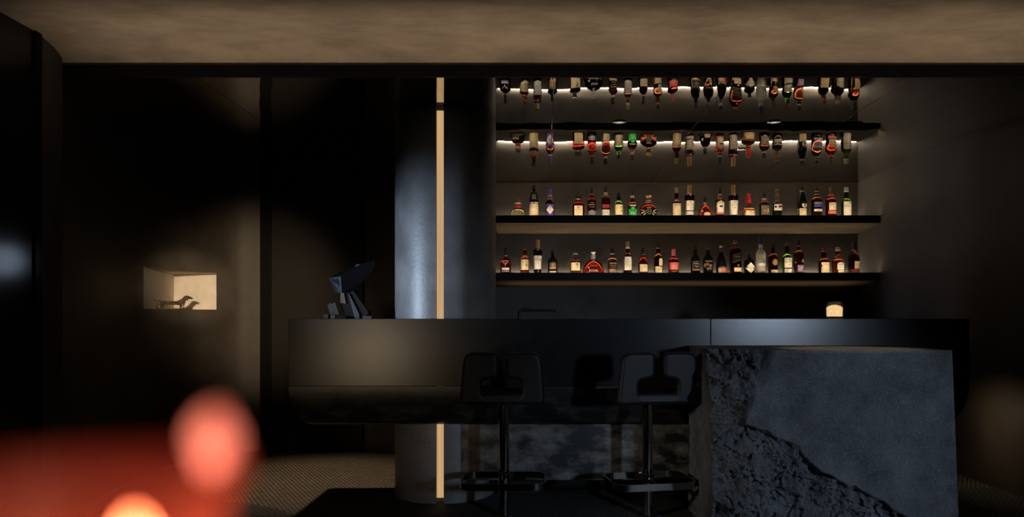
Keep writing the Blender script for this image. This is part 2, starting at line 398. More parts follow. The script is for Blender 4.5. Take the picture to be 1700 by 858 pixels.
box('work_cabinet', -0.28+bx, 2.38+bx, 5.021+by, 5.38+by, 0.02, 0.90, 'door_panel', bar)
# ================================================================== STONE
def make_stone_block():
    FX0, FX1, FY, SYB, ST = 0.862, 2.05, 3.78, BY-0.004, 0.9546
    s = FPX/FY
    bpx = [(1292, 560), (1290, 583), (1285, 620), (1262, 660), (1245, 692), (1238, 706), (1262, 711), (1300, 728), (1325, 740), (1345, 768), (1375, 787), (1400, 800), (1430, 812), (1475, 838), (1510, 862), (1540, 900), (1560, 960)]
    bl = [((x-VPX)/s, EYE-(y-VPY)/s) for x, y in bpx]
    ring_ = bl+[(0.0, bl[-1][1]), (0.0, bl[0][1])]
    def sdist(x, z):
        best = 9; sgn = 1
        for (ax, az), (bx_, bz) in zip(bl[:-1], bl[1:]):
            dx, dz = bx_-ax, bz-az; L = dx*dx+dz*dz
            t = max(0, min(1, ((x-ax)*dx+(z-az)*dz)/L)); px, pz = ax+dx*t, az+dz*t
            d = math.hypot(x-px, z-pz)
            if d < best: best = d; sgn = 1 if dx*(z-az)-dz*(x-ax) < 0 else -1
        ins = False
        for (ax, az), (bx_, bz) in zip(ring_, ring_[1:]+ring_[:1]):
            if (az > z) != (bz > z) and x < (bx_-ax)*(z-az)/(bz-az)+ax: ins = not ins
        return best if ins else -best        # positive on the rough side (left / below)
    NU, NV, NS = 300, 230, 60
    def fronty(u, v):
        z = ST*v
        xl = FX0-0.012*(1-v); xr = FX1+0.037*(1-v)
        x = xl+(xr-xl)*u
        d = sdist(x+0.012*noise.noise((x*22, z*22, 1.3)), z+0.012*noise.noise((x*22, z*22, 7.1)))
        p = Vector((x, z, 0))
        smooth_n = 0.0022*noise.fractal((x*30, 3.1, z*30), 1.0, 2.0, 4)
        rec = 0.0
        if d > 0:
            q = Vector((x*0.9+z*0.9, 0.35*(x-z), 0))          # strata running down to the right
            wdt = 0.020+0.10*max(0.0, min(1.0, (z-0.55)/0.25)); e = min(1, d/wdt); e = e*e*(3-2*e)
            rg = noise.ridged_multi_fractal((q.x*7+0.5*noise.noise((x*9, z*9, 0)), q.y*14, 2.7), 0.9, 2.1, 5, 1.0, 2.0)
            fr = noise.fractal((x*16, z*16, 5.5), 0.85, 2.1, 5)
            cell = noise.cell((x*26+2*noise.noise((x*8, z*8, 4)), z*26+2*noise.noise((x*8, z*8, 9)), 0.0))
            rec = e*(0.022+0.020*rg+0.050*noise.fractal((q.x*4.5, q.y*9, 1.1), 0.9, 2.1, 4)+0.030*fr+0.018*cell+0.012*noise.fractal((x*60, z*60, 2.2), 0.8, 2.1, 3))+0.12*min(1, d/0.42)*max(0.0, min(1.0, (z-0.25)/0.5))
            # top left corner broken away
            rec += 0.10*max(0, (z-0.55)/0.4)*max(0, 1-(x-xl)/0.16)
        edge = min(u*1.2, (1-u)*1.2, (1-v)*0.95)
        if edge < 0.012: rec += (0.012-edge)*0.5
        return x, FY+rec+smooth_n, z
    v = []; f = []
    cols = NS+NU+1+NS
    for j in range(NV+1):
        vv = j/NV; z = ST*vv
        xL, yL, _ = fronty(0, vv); xR_, yR, _ = fronty(1, vv)
        for i in range(NS):
            t = i/NS; y = SYB+(yL-SYB)*t
            n = 0.010*noise.fractal((y*14, z*14, 3.3), 0.9, 2.0, 5)*(1-t*0.3)
            v.append((xL-0.008+0.02*(1-t)*0-n*(1 if t > 0.02 else 0)+0.008*t, y, z))
        for i in range(NU+1): v.append(fronty(i/NU, vv))
        for i in range(1, NS+1):
            t = i/NS; y = yR+(SYB-yR)*t
            v.append((xR_+0.004*noise.fractal((y*14, z*14, 8.3), 0.9, 2.0, 4), y, z))
    for j in range(NV):
        for i in range(cols-1):
            f.append((j*cols+i, j*cols+i+1, (j+1)*cols+i+1, (j+1)*cols+i))
    f.append(tuple(NV*cols+i for i in range(cols)))
    f.append(tuple(reversed([i for i in range(cols)])))
    f.append((0, NV*cols, NV*cols+cols-1, cols-1))
    cxs, cys = 1.45, 4.1
    v = [(a-cxs, b-cys, c) for a, b, c in v]
    o = mesh('stone_block', v, f, 'basalt', None, 'auto', (cxs, cys, 0.0045))
    o.data.set_sharp_from_angle(angle=R(60))
    tag(o, 'big rough-hewn dark stone block standing against the bar front', 'stone block')
make_stone_block()
# ================================================================== STOOLS
def make_stool():
    s = empty('bar_stool', (0, 0, 0.0045))
    def up(x, y): return ((x-836)/306.0, (672-y)/306.0)
    out = [(765, 672), (906, 672), (900, 585), (843, 585), (843, 627), (868, 632), (868, 659), (802, 659), (802, 632), (829, 627), (829, 585), (773, 585)]
    rad = [0.03, 0.03, 0.06, 0.035, 0.035, 0.025, 0.03, 0.03, 0.025, 0.035, 0.035, 0.06]
    poly = roundpoly([up(*p) for p in out], rad, 6)
    o = prism('backrest', poly, 'y', -0.024, 0.024, 'leather', s, 'auto')
    m = o.modifiers.new('bevel', 'BEVEL'); m.width = 0.021; m.segments = 4; m.limit_method = 'ANGLE'; m.angle_limit = R(50)
    o.location = (0, -0.165, 0.650); o.rotation_euler = (R(5), 0, 0)
    st = roundpoly([(-0.225, -0.19), (0.225, -0.19), (0.215, 0.165), (-0.215, 0.165)], [0.03, 0.03, 0.09, 0.09], 6)
    o = prism('seat', st, 'z', 0.652, 0.712, 'leather', s, 'auto')
    m = o.modifiers.new('bevel', 'BEVEL'); m.width = 0.018; m.segments = 3; m.limit_method = 'ANGLE'; m.angle_limit = R(50)
    rotrevolve('seat_plate', [(0.09, 0.636), (0.10, 0.640), (0.10, 0.6515)], 28, 'chrome', s)
    rotrevolve('post', [(0.029, 0.0), (0.029, 0.636)], 28, 'chrome', s)
    rotrevolve('floor_flange', [(0.046, 0.0), (0.046, 0.004), (0.040, 0.009), (0.0295, 0.010)], 28, 'chrome', s, cap=False)
    rotrevolve('collar', [(0.033, 0.165), (0.0335, 0.17), (0.0335, 0.24), (0.033, 0.245), (0.0292, 0.245)], 28, 'chrome', s, cap=False)
    # flat-bar footrest loop
    lp = roundpoly([(-0.235, -0.185), (0.235, -0.185), (0.235, 0.150), (-0.235, 0.150)], 0.085, 8)
    v = []; f = []; n = len(lp)
    for x, y in lp:
        k = 0.965; v += [(x, y, 0.186), (x, y, 0.223), (x*k, y*k, 0.223), (x*k, y*k, 0.186)]
    for i in range(n):
        for j in range(4):
            a, b = i*4, ((i+1) % n)*4; f.append((a+j, b+j, b+(j+1) % 4, a+(j+1) % 4))
    mesh('footrest', v, f, 'chrome', s, 'auto')
    box('footrest_bracket', -0.006, 0.006, -0.182, -0.030, 0.190, 0.219, 'chrome', s)
    box('footrest_bracket', -0.006, 0.006, 0.030, 0.147, 0.190, 0.219, 'chrome', s)
    return s
def copy_tree(o, parent=None):
    c = o.copy(); COL.objects.link(c); c.parent = parent
    for ch in o.children: copy_tree(ch, c)
    return c
st1 = make_stool()
st2 = copy_tree(st1)
st1.location = ((837-VPX)/295, 4.235, 0.0045)
st2.location = ((1075-VPX)/295, 4.235, 0.0045); st2.rotation_euler = (0, 0, R(11))
tag(st1, 'black leather bar stool nearer the column, facing the bar squarely', 'stool', 'bar stools')
tag(st2, 'black leather bar stool turned slightly, right beside the stone block', 'stool', 'bar stools')
# ================================================================== BOTTLES
GL = {
    'amber': dict(c=(0.36, 0.085, 0.020), t=1), 'red': dict(c=(0.34, 0.028, 0.014), t=1), 'brown': dict(c=(0.20, 0.055, 0.022), t=1),
    'rose': dict(c=(0.42, 0.16, 0.10), t=1), 'dark': dict(c=(0.07, 0.016, 0.010), t=1), 'green': dict(c=(0.10, 0.22, 0.025), t=1),
    'clear': dict(c=(0.85, 0.85, 0.80), t=1), 'pale': dict(c=(0.80, 0.74, 0.38), t=1),
    'black': dict(c=(0.006, 0.006, 0.006), t=0), 'frost': dict(c=(0.50, 0.47, 0.42), t=0.35),
}
for k, d in GL.items():
    plain('glass_'+k, d['c'], 0.06 if k != 'frost' else 0.45, 0.5, 0, d['t'], 1.38, var=0.04)
PC = {'white': (0.82, 0.76, 0.66), 'cream': (0.80, 0.66, 0.42), 'black': (0.008, 0.008, 0.008), 'gold': (0.45, 0.26, 0.10), 'silver': (0.55, 0.53, 0.50),
      'copper': (0.40, 0.16, 0.08), 'brown': (0.10, 0.045, 0.025), 'red': (0.55, 0.02, 0.03), 'pink': (0.72, 0.17, 0.15), 'blue': (0.04, 0.07, 0.30),
      'navy': (0.012, 0.022, 0.08), 'purple': (0.10, 0.045, 0.33), 'green': (0.02, 0.42, 0.09), 'tan': (0.42, 0.28, 0.17), 'grey': (0.22, 0.20, 0.17),
      'ink': (0.02, 0.018, 0.016), 'violet': (0.30, 0.20, 0.45), 'taupe': (0.13, 0.10, 0.06), 'maroon': (0.10, 0.012, 0.014), 'darkgreen': (0.02, 0.05, 0.02), 'sky': (0.16, 0.24, 0.38)}
for k, c in PC.items():
    met = 0.7 if k in ('gold', 'silver', 'copper') else 0.0
    plain('print_'+k, c, 0.4 if met else 0.65, 0.4, met, var=0.05)
PXM = 1.0/184.0; ZF = 9.533
TEXT_CACHE = {}
def text_geo(s):
    if s in TEXT_CACHE: return TEXT_CACHE[s]
    cu = bpy.data.curves.new('lettering', 'FONT'); cu.body = s; cu.resolution_u = 2; cu.align_x = 'CENTER'; cu.align_y = 'CENTER'
    o = bpy.data.objects.new('lettering', cu); COL.objects.link(o)
    bpy.context.view_layer.update()
    dg = bpy.context.evaluated_depsgraph_get(); me = o.evaluated_get(dg).to_mesh()
    vs = [v.co.copy() for v in me.vertices]; fs = [tuple(p.vertices) for p in me.polygons]
    o.evaluated_get(dg).to_mesh_clear(); bpy.data.objects.remove(o); bpy.data.curves.remove(cu)
    if vs:
        x0 = min(v.x for v in vs); x1 = max(v.x for v in vs); y0 = min(v.y for v in vs); y1 = max(v.y for v in vs)
        vs = [((v.x-(x0+x1)/2)/(x1-x0), (v.y-(y0+y1)/2)/(x1-x0)) for v in vs]
    TEXT_CACHE[s] = (vs, fs); return vs, fs
def bottle(row, px, top, label, cap, prof, glass, rings=(), labels=(), texts=(), sq=2.0, dr=1.0, stopper='cap', name='liquor_bottle', yoff=0.0):
    base_y = 711.0 if row == 'L' else 682.6
    Z0 = Z2 if row == 'L' else Z1
    D = 6.80+yoff
    root = empty(name, ((px-VPX)/(FPX/D), D, Z0)); tag(root, label, 'bottle', 'bottles on the '+('lower' if row == 'L' else 'upper')+' shelf')
    zz = lambda y: (base_y-y)/ZF*PXM
    P = [(zz(y), h*PXM) for y, h in prof]               # top -> bottom
    last = P[-1][1]
    if P[-1][0] > 0.002: P.append((0.0015, last))
    sm = catmull(P[:-1], 3)+[P[-1]] if len(P) > 3 else P
    sm = [(max(z, 0.0), max(h, 0.002)) for z, h in sm]
    sm.sort()
    def rad(z):
        for (za, ha), (zb, hb) in zip(sm[:-1], sm[1:]):
            if za <= z <= zb: return ha+(hb-ha)*((z-za)/(zb-za) if zb > za else 0)
        return sm[-1][1] if z > sm[-1][0] else sm[0][1]
    nm = min(h for _, h in sm)
    def sqz(h): return sq
    ring = [(h, z) for z, h in sm]
    b = rotrevolve('glass_body', [(ring[0][0]*0.9, 0.0)]+ring, 24, 'glass_'+glass, root, sq=sq, dr=dr)
    # cap
    cc, ch, cb = cap
    z0, z1 = zz(cb), zz(top); h = ch*PXM
    if stopper == 'cap':
        rotrevolve('cap', [(h, z0), (h, z1-0.003), (h*0.88, z1)], 16, 'print_'+cc, root)
    elif stopper == 'ball':
        n = 8; mid = (z0+z1)/2; hh = (z1-z0)/2
        rotrevolve('stopper', [(max(h*math.cos(a), 0.003), mid+hh*math.sin(a)) for a in [-1.3+2.6*i/n for i in range(n+1)]], 16, cc if cc.startswith('glass') else 'print_'+cc, root)
    elif stopper == 'flare':
        rotrevolve('stopper', [(h*0.55, z0), (h*0.6, z0+(z1-z0)*0.45), (h, z1-0.003), (h*0.7, z1)], 14, 'print_'+cc, root)
    elif stopper == 'box':
        box('cap', -h, h, -h*0.6, h*0.6, z0, z1, 'print_'+cc, root, 0.002)
    for (ra, rb, rh, rc) in rings:
        rotrevolve('neck_band', [(rh*PXM, zz(rb)), (rh*PXM*1.05, (zz(rb)+zz(ra))/2), (rh*PXM, zz(ra))], 16, 'print_'+rc, root)
    first = None
    def surf(x, z, eps):
        a = rad(z); bb = a*dr
        q = min(abs(x)/a, 0.97)
        return -(bb*(1-q**sq)**(1/sq))-eps
    for li, L in enumerate(labels):
        ya, yb, off, lh, shape, colr = L[:6]; shear = L[6] if len(L) > 6 else 0.0
        za, zb = zz(yb), zz(ya); za = max(za, 0.002)
        NR, NC = (10, 8) if shape != 'rect' else (4, 8)
        if shape in ('oval', 'disc', 'diamond'): NR = 12
        v = []; f = []
        for i in range(NR+1):
            t = i/NR; z = za+(zb-za)*t
            if shape == 'diamond': k = max(0.02, 1-abs(2*t-1))
            elif shape in ('oval', 'disc'): k = max(0.05, math.sqrt(max(0, 1-(2*t-1)**2)))
            elif shape == 'arch': k = 1.0 if t < 0.72 else max(0.08, math.sqrt(max(0, 1-((t-0.72)/0.28)**2)))
            elif shape == 'vee': k = max(0.03, t)
            else: k = 1.0
            for j in range(NC+1):
                u = -1+2*j/NC; x = (off+u*lh*k)*PXM
                zs = z+shear*u*PXM
                mx = rad(zs)*0.97; x = max(-mx, min(mx, x))
                v.append((x, surf(x, zs, 0.0006+0.0007*li), zs))
        for i in range(NR):
            for j in range(NC): f.append((i*(NC+1)+j, i*(NC+1)+j+1, (i+1)*(NC+1)+j+1, (i+1)*(NC+1)+j))
        lo = mesh('label', v, f, 'print_'+colr, root, True)
        if first is None: first = lo
    for (s, yc, off, wd, colr) in texts:
        vs, fs = text_geo(s)
        if not vs: continue
        v = []
        for tx, ty in vs:
            x = (off+tx*wd)*PXM; z = zz(yc)+ty*wd*PXM; v.append((x, surf(x, z, 0.0030), z))
        mesh('lettering', v, fs, 'print_'+colr, first or root)
    return root
# ---- lower shelf, left to right (heights measured from the shelf edge upward)
bottle('L', 839.4, 292, 'red-brown bottle with silver antler emblem, leftmost on the lower shelf', ('black', 2.7, 415),
       [(415, 2.6), (445, 2.9), (475, 5.2), (520, 8.8), (545, 9.5), (711, 9.3)], 'red', [(417, 428, 3.0, 'gold')],
       [(618, 676, 0.3, 5.8, 'rect', 'white'), (648, 672, 0.3, 5.6, 'rect', 'blue'), (520, 552, -3.3, 2.6, 'vee', 'silver', -1.2), (520, 552, 3.3, 2.6, 'vee', 'silver', 1.2), (548, 600, 0, 1.3, 'vee', 'silver')],
       [('THE DALMORE', 634, 0.3, 9, 'ink')])
bottle('L', 871.2, 285, 'amber bottle with cream label and brushed black characters, second on the lower shelf', ('brown', 2.8, 322),
       [(322, 2.8), (345, 3.3), (400, 3.7), (425, 4.2), (462, 7.0), (495, 7.7), (711, 7.5)], 'amber', [(322, 334, 3.1, 'gold')],
       [(488, 650, 0, 7.4, 'rect', 'cream')], [('山', 522, 3.2, 3.6, 'ink'), ('崎', 575, 3.2, 4.6, 'ink'), ('YAMAZAKI', 530, -2.6, 5, 'tan')])
bottle('L', 892.7, 170, 'tall square-shouldered bottle, gold cap and white label, left end of the lower shelf', ('gold', 3.4, 285),
       [(285, 2.9), (302, 3.0), (312, 4.2), (326, 6.6), (350, 7.8), (450, 7.4), (711, 6.3)], 'dark', [(286, 298, 3.2, 'silver')],
       [(425, 640, 0, 6.9, 'rect', 'white'), (318, 352, 0.3, 2.2, 'vee', 'silver')], [('MACALLAN', 490, 0.2, 10.5, 'ink'), ('THE', 472, 0.2, 2.2, 'ink'), ('12', 540, 0.3, 3.2, 'grey'), ('A', 438, 0.3, 2, 'ink')])
bottle('L', 917.6, 335, 'short black bottle with gilt figure on black label, fourth on the lower shelf', ('black', 2.9, 382),
       [(382, 2.6), (440, 2.8), (462, 4.6), (490, 7.6), (515, 8.3), (711, 8.1)], 'black', (),
       [(525, 640, 0.3, 5.2, 'arch', 'taupe'), (545, 605, 0.2, 2.2, 'oval', 'gold'), (612, 634, 0, 4.8, 'rect', 'pink'), (668, 694, 0, 5.4, 'rect', 'cream')], [('BUNNAHABHAIN', 623, 0, 8.6, 'white')])
bottle('L', 955.3, 385, 'squat box bottle with glass ball stopper and cream label on the lower shelf', ('glass_clear', 5.0, 452),
       [(452, 3.0), (478, 3.0), (488, 6.0), (500, 8.2), (520, 8.8), (711, 8.7)], 'amber', [(452, 480, 3.0, 'brown')],
       [(535, 662, 0, 7.4, 'rect', 'cream')], [('響', 565, 2.6, 4.4, 'ink'), ('17', 610, 3.2, 2.5, 'ink')], sq=4.5, dr=0.85, stopper='ball')
bottle('L', 985.0, 365, 'wide bell-shaped dark red cognac bottle with silver neck on the lower shelf', ('silver', 4.0, 412),
       [(412, 3.2), (478, 3.3), (490, 5.2), (520, 9.6), (560, 13.2), (620, 16.4), (690, 17.5), (711, 17.5)], 'red', [(414, 480, 3.5, 'silver')],
       [(488, 528, 0.4, 2.3, 'disc', 'silver'), (600, 626, -8, 1.5, 'disc', 'silver')], [('ROYAL', 662, 0.3, 15.5, 'white'), ('Cordon', 580, 0.5, 11, 'silver'), ('XO', 688, -9, 4, 'silver')], dr=0.45, stopper='flare')
bottle('L', 1016.5, 300, 'rosy brown whisky bottle with pale etched lettering on the lower shelf', ('black', 3.2, 386),
       [(386, 2.8), (410, 2.9), (440, 3.4), (462, 5.8), (490, 7.6), (520, 8.1), (711, 7.9)], 'rose', [(388, 404, 3.2, 'silver')],
       [(640, 700, 0.2, 6.3, 'rect', 'tan')], [('BALVENIE', 545, 1.2, 11, 'white'), ('DOUBLE', 580, 1.2, 10, 'tan'), ('WOOD', 612, 1.2, 8, 'tan')])
bottle('L', 1042.0, 200, 'tall dark bottle with gold cap and big white label on the lower shelf', ('gold', 2.9, 282),
       [(282, 2.8), (320, 3.2), (360, 3.6), (385, 4.6), (420, 6.8), (450, 7.4), (711, 7.2)], 'dark', [(282, 316, 3.1, 'white')],
       [(443, 655, 0, 6.8, 'rect', 'white')], [('KA VA', 485, 0, 5.2, 'ink'), ('LAN', 520, 0, 6.4, 'ink'), ('SOLIST', 562, 0, 8.5, 'grey'), ('SINGLE', 592, 0, 6, 'grey')])
bottle('L', 1067.8, 305, 'dark red sloping bottle with black cap and small cream label on the lower shelf', ('black', 2.6, 402),
       [(402, 2.5), (440, 2.8), (455, 4.6), (500, 7.0), (545, 7.8), (711, 8.4)], 'red', [(402, 412, 2.8, 'silver')],
       [(560, 680, 0.3, 6.4, 'rect', 'cream')], [('HENNESSY', 608, 0.3, 8.6, 'ink'), ('V.S.O.P', 640, 0.3, 5, 'tan')], dr=0.8)
bottle('L', 1092.9, 215, 'tall brown bottle with narrow oblong side label and cream base label on the lower shelf', ('black', 2.7, 300),
       [(300, 2.7), (340, 3.5), (378, 3.1), (400, 4.6), (440, 6.9), (475, 7.5), (711, 7.3)], 'brown', [(300, 312, 3.0, 'gold')],
       [(597, 702, 0, 7.2, 'rect', 'cream'), (465, 582, 3.2, 2.9, 'arch', 'cream')], [('16', 640, 0, 3.5, 'tan')])
bottle('L', 1118.2, 320, 'dark red bottle with pink cap and pink label on the lower shelf', ('pink', 3.1, 428),
       [(428, 2.8), (446, 3.2), (462, 6.0), (488, 8.6), (510, 9.1), (711, 8.6)], 'red', (),
       [(533, 646, 0, 8.9, 'rect', 'pink')], [('WOODFORD', 560, 0, 13, 'copper'), ('RESERVE', 672, 0.4, 9, 'tan')])
bottle('L', 1154.4, 255, 'black-green bottle with gold-framed black label and white script on the lower shelf', ('black', 2.8, 322),
       [(322, 2.6), (365, 3.6), (400, 3.3), (425, 5.0), (462, 7.2), (495, 7.9), (711, 7.7)], 'black', (),
       [(515, 660, 0.6, 6.3, 'rect', 'gold'), (522, 640, 0.6, 5.7, 'rect', 'black')], [('Ardbeg', 553, 0.8, 9.2, 'white'), ('TEN', 596, 0.8, 6, 'silver')])
bottle('L', 1175.5, 268, 'black bottle with copper ring and red floral black label on the lower shelf', ('brown', 3.2, 312),
       [(326, 3.3), (400, 3.7), (425, 5.2), (455, 7.4), (490, 8.3), (711, 8.1)], 'black', [(312, 326, 3.4, 'copper')],
       [(505, 522, 0, 5.8, 'rect', 'grey'), (535, 585, -2.5, 2.6, 'disc', 'copper'), (560, 610, 2.6, 2.6, 'disc', 'copper'), (545, 610, -6.2, 1.6, 'oval', 'copper')], [('NIKKA', 626, 0.5, 8.6, 'silver'), ('BLACK', 648, 0.5, 7, 'grey')])
bottle('L', 1197.2, 210, 'slender black bottle with half white half red label on the lower shelf', ('black', 2.7, 372),
       [(372, 2.7), (410, 3.8), (460, 6.0), (520, 7.8), (590, 8.7), (711, 8.4)], 'black', [(265, 300, 2.8, 'silver'), (318, 350, 2.8, 'maroon')],
       [(600, 622, 0.6, 6.0, 'rect', 'taupe'), (624, 705, -2.6, 3.4, 'rect', 'cream'), (624, 705, 3.4, 4.4, 'rect', 'pink')])
bottle('L', 1220.6, 170, 'tall square bottle with slanted black label, tallest dark one on the lower shelf', ('brown', 3.5, 222),
       [(240, 3.3), (262, 3.4), (290, 5.4), (318, 8.2), (345, 9.2), (711, 9.0)], 'dark', [(222, 240, 3.6, 'gold')],
       [(395, 520, 1.0, 7.8, 'rect', 'gold', 2.6), (402, 512, 1.0, 7.8, 'rect', 'black', 2.6), (615, 677, 2.4, 6.2, 'rect', 'cream'), (560, 600, 3, 1.5, 'oval', 'gold')], [('WALKER', 442, 1.6, 10, 'silver')], sq=5, dr=0.95)
bottle('L', 1244.0, 403, 'squat black apothecary bottle with big white diamond label on the lower shelf', ('black', 3.1, 452),
       [(452, 2.7), (470, 2.9), (482, 5.6), (496, 8.3), (515, 8.8), (711, 8.6)], 'black', (),
       [(535, 703, 0.2, 9.4, 'diamond', 'white')], [("HENDRICK'S", 616, 0.2, 12.5, 'ink')], sq=2.6)
bottle('L', 1263.1, 130, 'tall frosted pale bottle with navy cap on the lower shelf', ('navy', 3.0, 246),
       [(246, 3.1), (312, 3.4), (330, 4.6), (360, 6.8), (400, 8.0), (711, 7.9)], 'frost', [(308, 320, 3.6, 'grey')],
       [(505, 560, 1.0, 6.2, 'oval', 'sky', 0.9), (540, 590, -1.0, 6.6, 'oval', 'white'), (420, 470, 2.2, 2.2, 'vee', 'white'), (672, 688, 1.4, 1.4, 'rect', 'navy'), (672, 688, 5.6, 1.4, 'rect', 'red')], [('GREY GOOSE', 606, 0.5, 12.5, 'violet')])
bottle('L', 1283.2, 245, 'dark brown bottle with round gold medallion label on the lower shelf', ('black', 3.3, 300),
       [(300, 3.0), (370, 3.3), (390, 5.2), (425, 7.6), (455, 8.5), (711, 7.6)], 'dark', (),
       [(475, 582, 1.6, 5.2, 'oval', 'gold'), (500, 560, 1.8, 3.2, 'oval', 'tan'), (650, 702, 1.0, 5.8, 'rect', 'cream')], [('BOURBON', 676, 1.0, 8, 'tan')])
bottle('L', 1306.8, 218, 'green bottle with white label and white strip below it on the lower shelf', ('maroon', 3.0, 272),
       [(272, 2.9), (330, 3.6), (385, 4.0), (415, 6.6), (450, 8.1), (711, 8.0)], 'green', (),
       [(460, 616, 0.9, 6.8, 'rect', 'white'), (632, 702, 0.9, 6.8, 'rect', 'white')], [('LAPHROAIG', 528, 1.0, 11.6, 'ink'), ('10', 575, 1.0, 3, 'grey'), ('A', 486, 1.4, 2.4, 'ink')])
bottle('L', 1326.0, 180, 'tall amber bottle with violet label near the base on the lower shelf', ('black', 3.0, 268),
       [(268, 2.8), (332, 2.9), (345, 5.0), (370, 7.2), (400, 8.0), (711, 7.5)], 'brown', [(268, 280, 3.0, 'silver')],
       [(575, 682, 1.6, 5.5, 'rect', 'violet'), (480, 535, 5.2, 2.4, 'oval', 'tan'), (520, 545, -6.4, 1.0, 'disc', 'gold')], [('CAPE', 618, 1.8, 8, 'white'), ('ROCK', 650, 1.8, 8, 'white')])
bottle('L', 1367.8, 292, 'dark bottle with large cream script label, third from the right on the lower shelf', ('maroon', 3.2, 352),
       [(352, 3.0), (400, 4.2), (440, 3.9), (462, 6.0), (492, 8.4), (525, 9.2), (711, 9.0)], 'dark', [(352, 364, 3.2, 'copper')],
       [(530, 704, 1.3, 7.8, 'rect', 'cream'), (566, 600, -6.6, 1.5, 'disc', 'ink')], [('Glendronach', 570, 2.2, 11, 'red'), ('12', 655, 1.0, 3, 'tan')])
bottle('L', 1391.0, 285, 'amber bottle with ribbed neck and white arched label, second from the right below', ('grey', 3.5, 330),
       [(330, 3.4), (352, 3.9), (372, 5.0), (395, 4.1), (412, 4.4), (428, 5.6), (448, 4.8), (468, 6.0), (490, 8.8), (520, 10.0), (711, 9.6)], 'amber', [(332, 350, 3.8, 'silver')],
       [(528, 648, 2.6, 6.8, 'arch', 'white'), (655, 702, 2.8, 5.6, 'rect', 'cream')], [('REDBREAST', 572, 2.8, 11, 'ink'), ('12', 610, 0.8, 3, 'grey')])
bottle('L', 1417.4, 200, 'long-necked black bottle with tan label, rightmost on the lower shelf', ('black', 3.3, 332),
       [(345, 3.3), (365, 4.6), (410, 7.4), (460, 9.2), (500, 9.4), (600, 9.2), (711, 8.6)], 'dark', [(332, 345, 3.5, 'grey')],
       [(515, 632, 3.2, 5.4, 'rect', 'tan'), (640, 700, 0, 8.2, 'rect', 'maroon')], [('RÉMY', 570, 3.4, 7, 'grey')])
# ---- upper shelf, left to right
bottle('U', 859.8, 390, 'squat pale yellow bottle with cork stopper, leftmost on the upper shelf', ('brown', 4.2, 442),
       [(442, 4.0), (490, 3.8), (520, 4.2), (535, 7.4), (560, 10.6), (600, 12.4), (683, 13.0)], 'pale', [(446, 460, 4.8, 'silver'), (492, 522, 4.2, 'red')],
       [(560, 600, -3.5, 5.0, 'rect', 'taupe')], [('CASA', 630, 0, 12, 'taupe')], dr=0.6)
bottle('U', 886.4, 165, 'monk-shaped bottle, dark top and cream skirt label on the upper shelf', ('black', 3.1, 212),
       [(212, 2.8), (272, 2.9), (284, 5.4), (350, 6.8), (425, 8.4), (440, 8.0), (462, 6.9), (500, 7.2), (560, 7.8), (683, 8.8)], 'dark', (),
       [(312, 396, 0, 3.4, 'arch', 'grey'), (466, 676, 0, 8.4, 'rect', 'cream'), (446, 456, -4, 2.6, 'rect', 'silver'), (446, 456, 4, 2.6, 'rect', 'silver')], [('F', 352, 0, 2.6, 'maroon'), ('FRANGELICO', 520, 0, 11, 'tan')])
bottle('U', 913.2, 203, 'purple bottle with white diamond label, third on the upper shelf', ('purple', 2.8, 322),
       [(322, 2.6), (365, 2.8), (385, 4.2), (425, 6.4), (460, 7.3), (683, 7.2)], 'dark', [(322, 348, 3.0, 'silver'), (205, 222, 2.95, 'navy')],
       [(470, 676, 0, 7.1, 'rect', 'purple'), (488, 632, 0, 6.0, 'diamond', 'white')], [('S', 522, 0, 2.6, 'purple'), ('W', 568, 0, 4, 'ink')])
bottle('U', 960.0, 335, 'square amber bottle with wide black rectangular cap on the upper shelf', ('black', 5.5, 377),
       [(378, 4.4), (408, 4.6), (432, 5.0), (446, 7.6), (462, 9.6), (480, 10.0), (683, 9.9)], 'red', [(380, 404, 4.6, 'silver')],
       [(500, 670, 0, 6.7, 'rect', 'cream'), (520, 545, 0, 1.6, 'disc', 'copper')], [('DISARONNO', 565, 0, 10.4, 'ink'), ('ORIGINALE', 600, 0, 7, 'grey')], sq=6, dr=0.9, stopper='box')
bottle('U', 982.2, 200, 'red-brown bottle with white lettering and blue base label on the upper shelf', ('black', 3.0, 306),
       [(306, 3.0), (330, 4.3), (352, 3.6), (378, 4.4), (398, 7.0), (420, 7.6), (683, 7.4)], 'red', [(306, 322, 3.9, 'copper')],
       [(570, 645, 0, 7.2, 'arch', 'sky'), (560, 592, 0.4, 2.2, 'disc', 'copper'), (622, 640, -2, 4.4, 'rect', 'gold')], [('THE', 452, 0.5, 4, 'white'), ('GLENLIVET', 482, 0, 11.5, 'white'), ('FOUNDERS', 520, 0.4, 8.5, 'silver')])
bottle('U', 1005.6, 190, 'brown bottle with red band and white label marked 18 on the upper shelf', ('black', 3.2, 282),
       [(282, 2.7), (325, 2.9), (340, 5.2), (372, 7.0), (400, 7.4), (683, 6.8)], 'brown', [(284, 318, 3.0, 'silver')],
       [(480, 512, 0, 6.0, 'rect', 'red'), (562, 674, 0, 6.9, 'rect', 'white')], [('GLENFIDDICH', 524, 0, 11, 'silver'), ('18', 598, 0.8, 5.4, 'tan')], sq=2.8)
bottle('U', 1027.1, 285, 'green bottle with cream label and black brush characters on the upper shelf', ('black', 2.8, 340),
       [(340, 2.8), (375, 3.6), (408, 4.0), (430, 6.0), (458, 7.6), (485, 8.1), (683, 7.9)], 'green', (),
       [(480, 642, 0, 7.6, 'rect', 'cream')], [('白', 520, 4.2, 3.4, 'ink'), ('州', 580, 4.2, 3.8, 'ink'), ('HAKUSHU', 535, -2.4, 6, 'grey')])
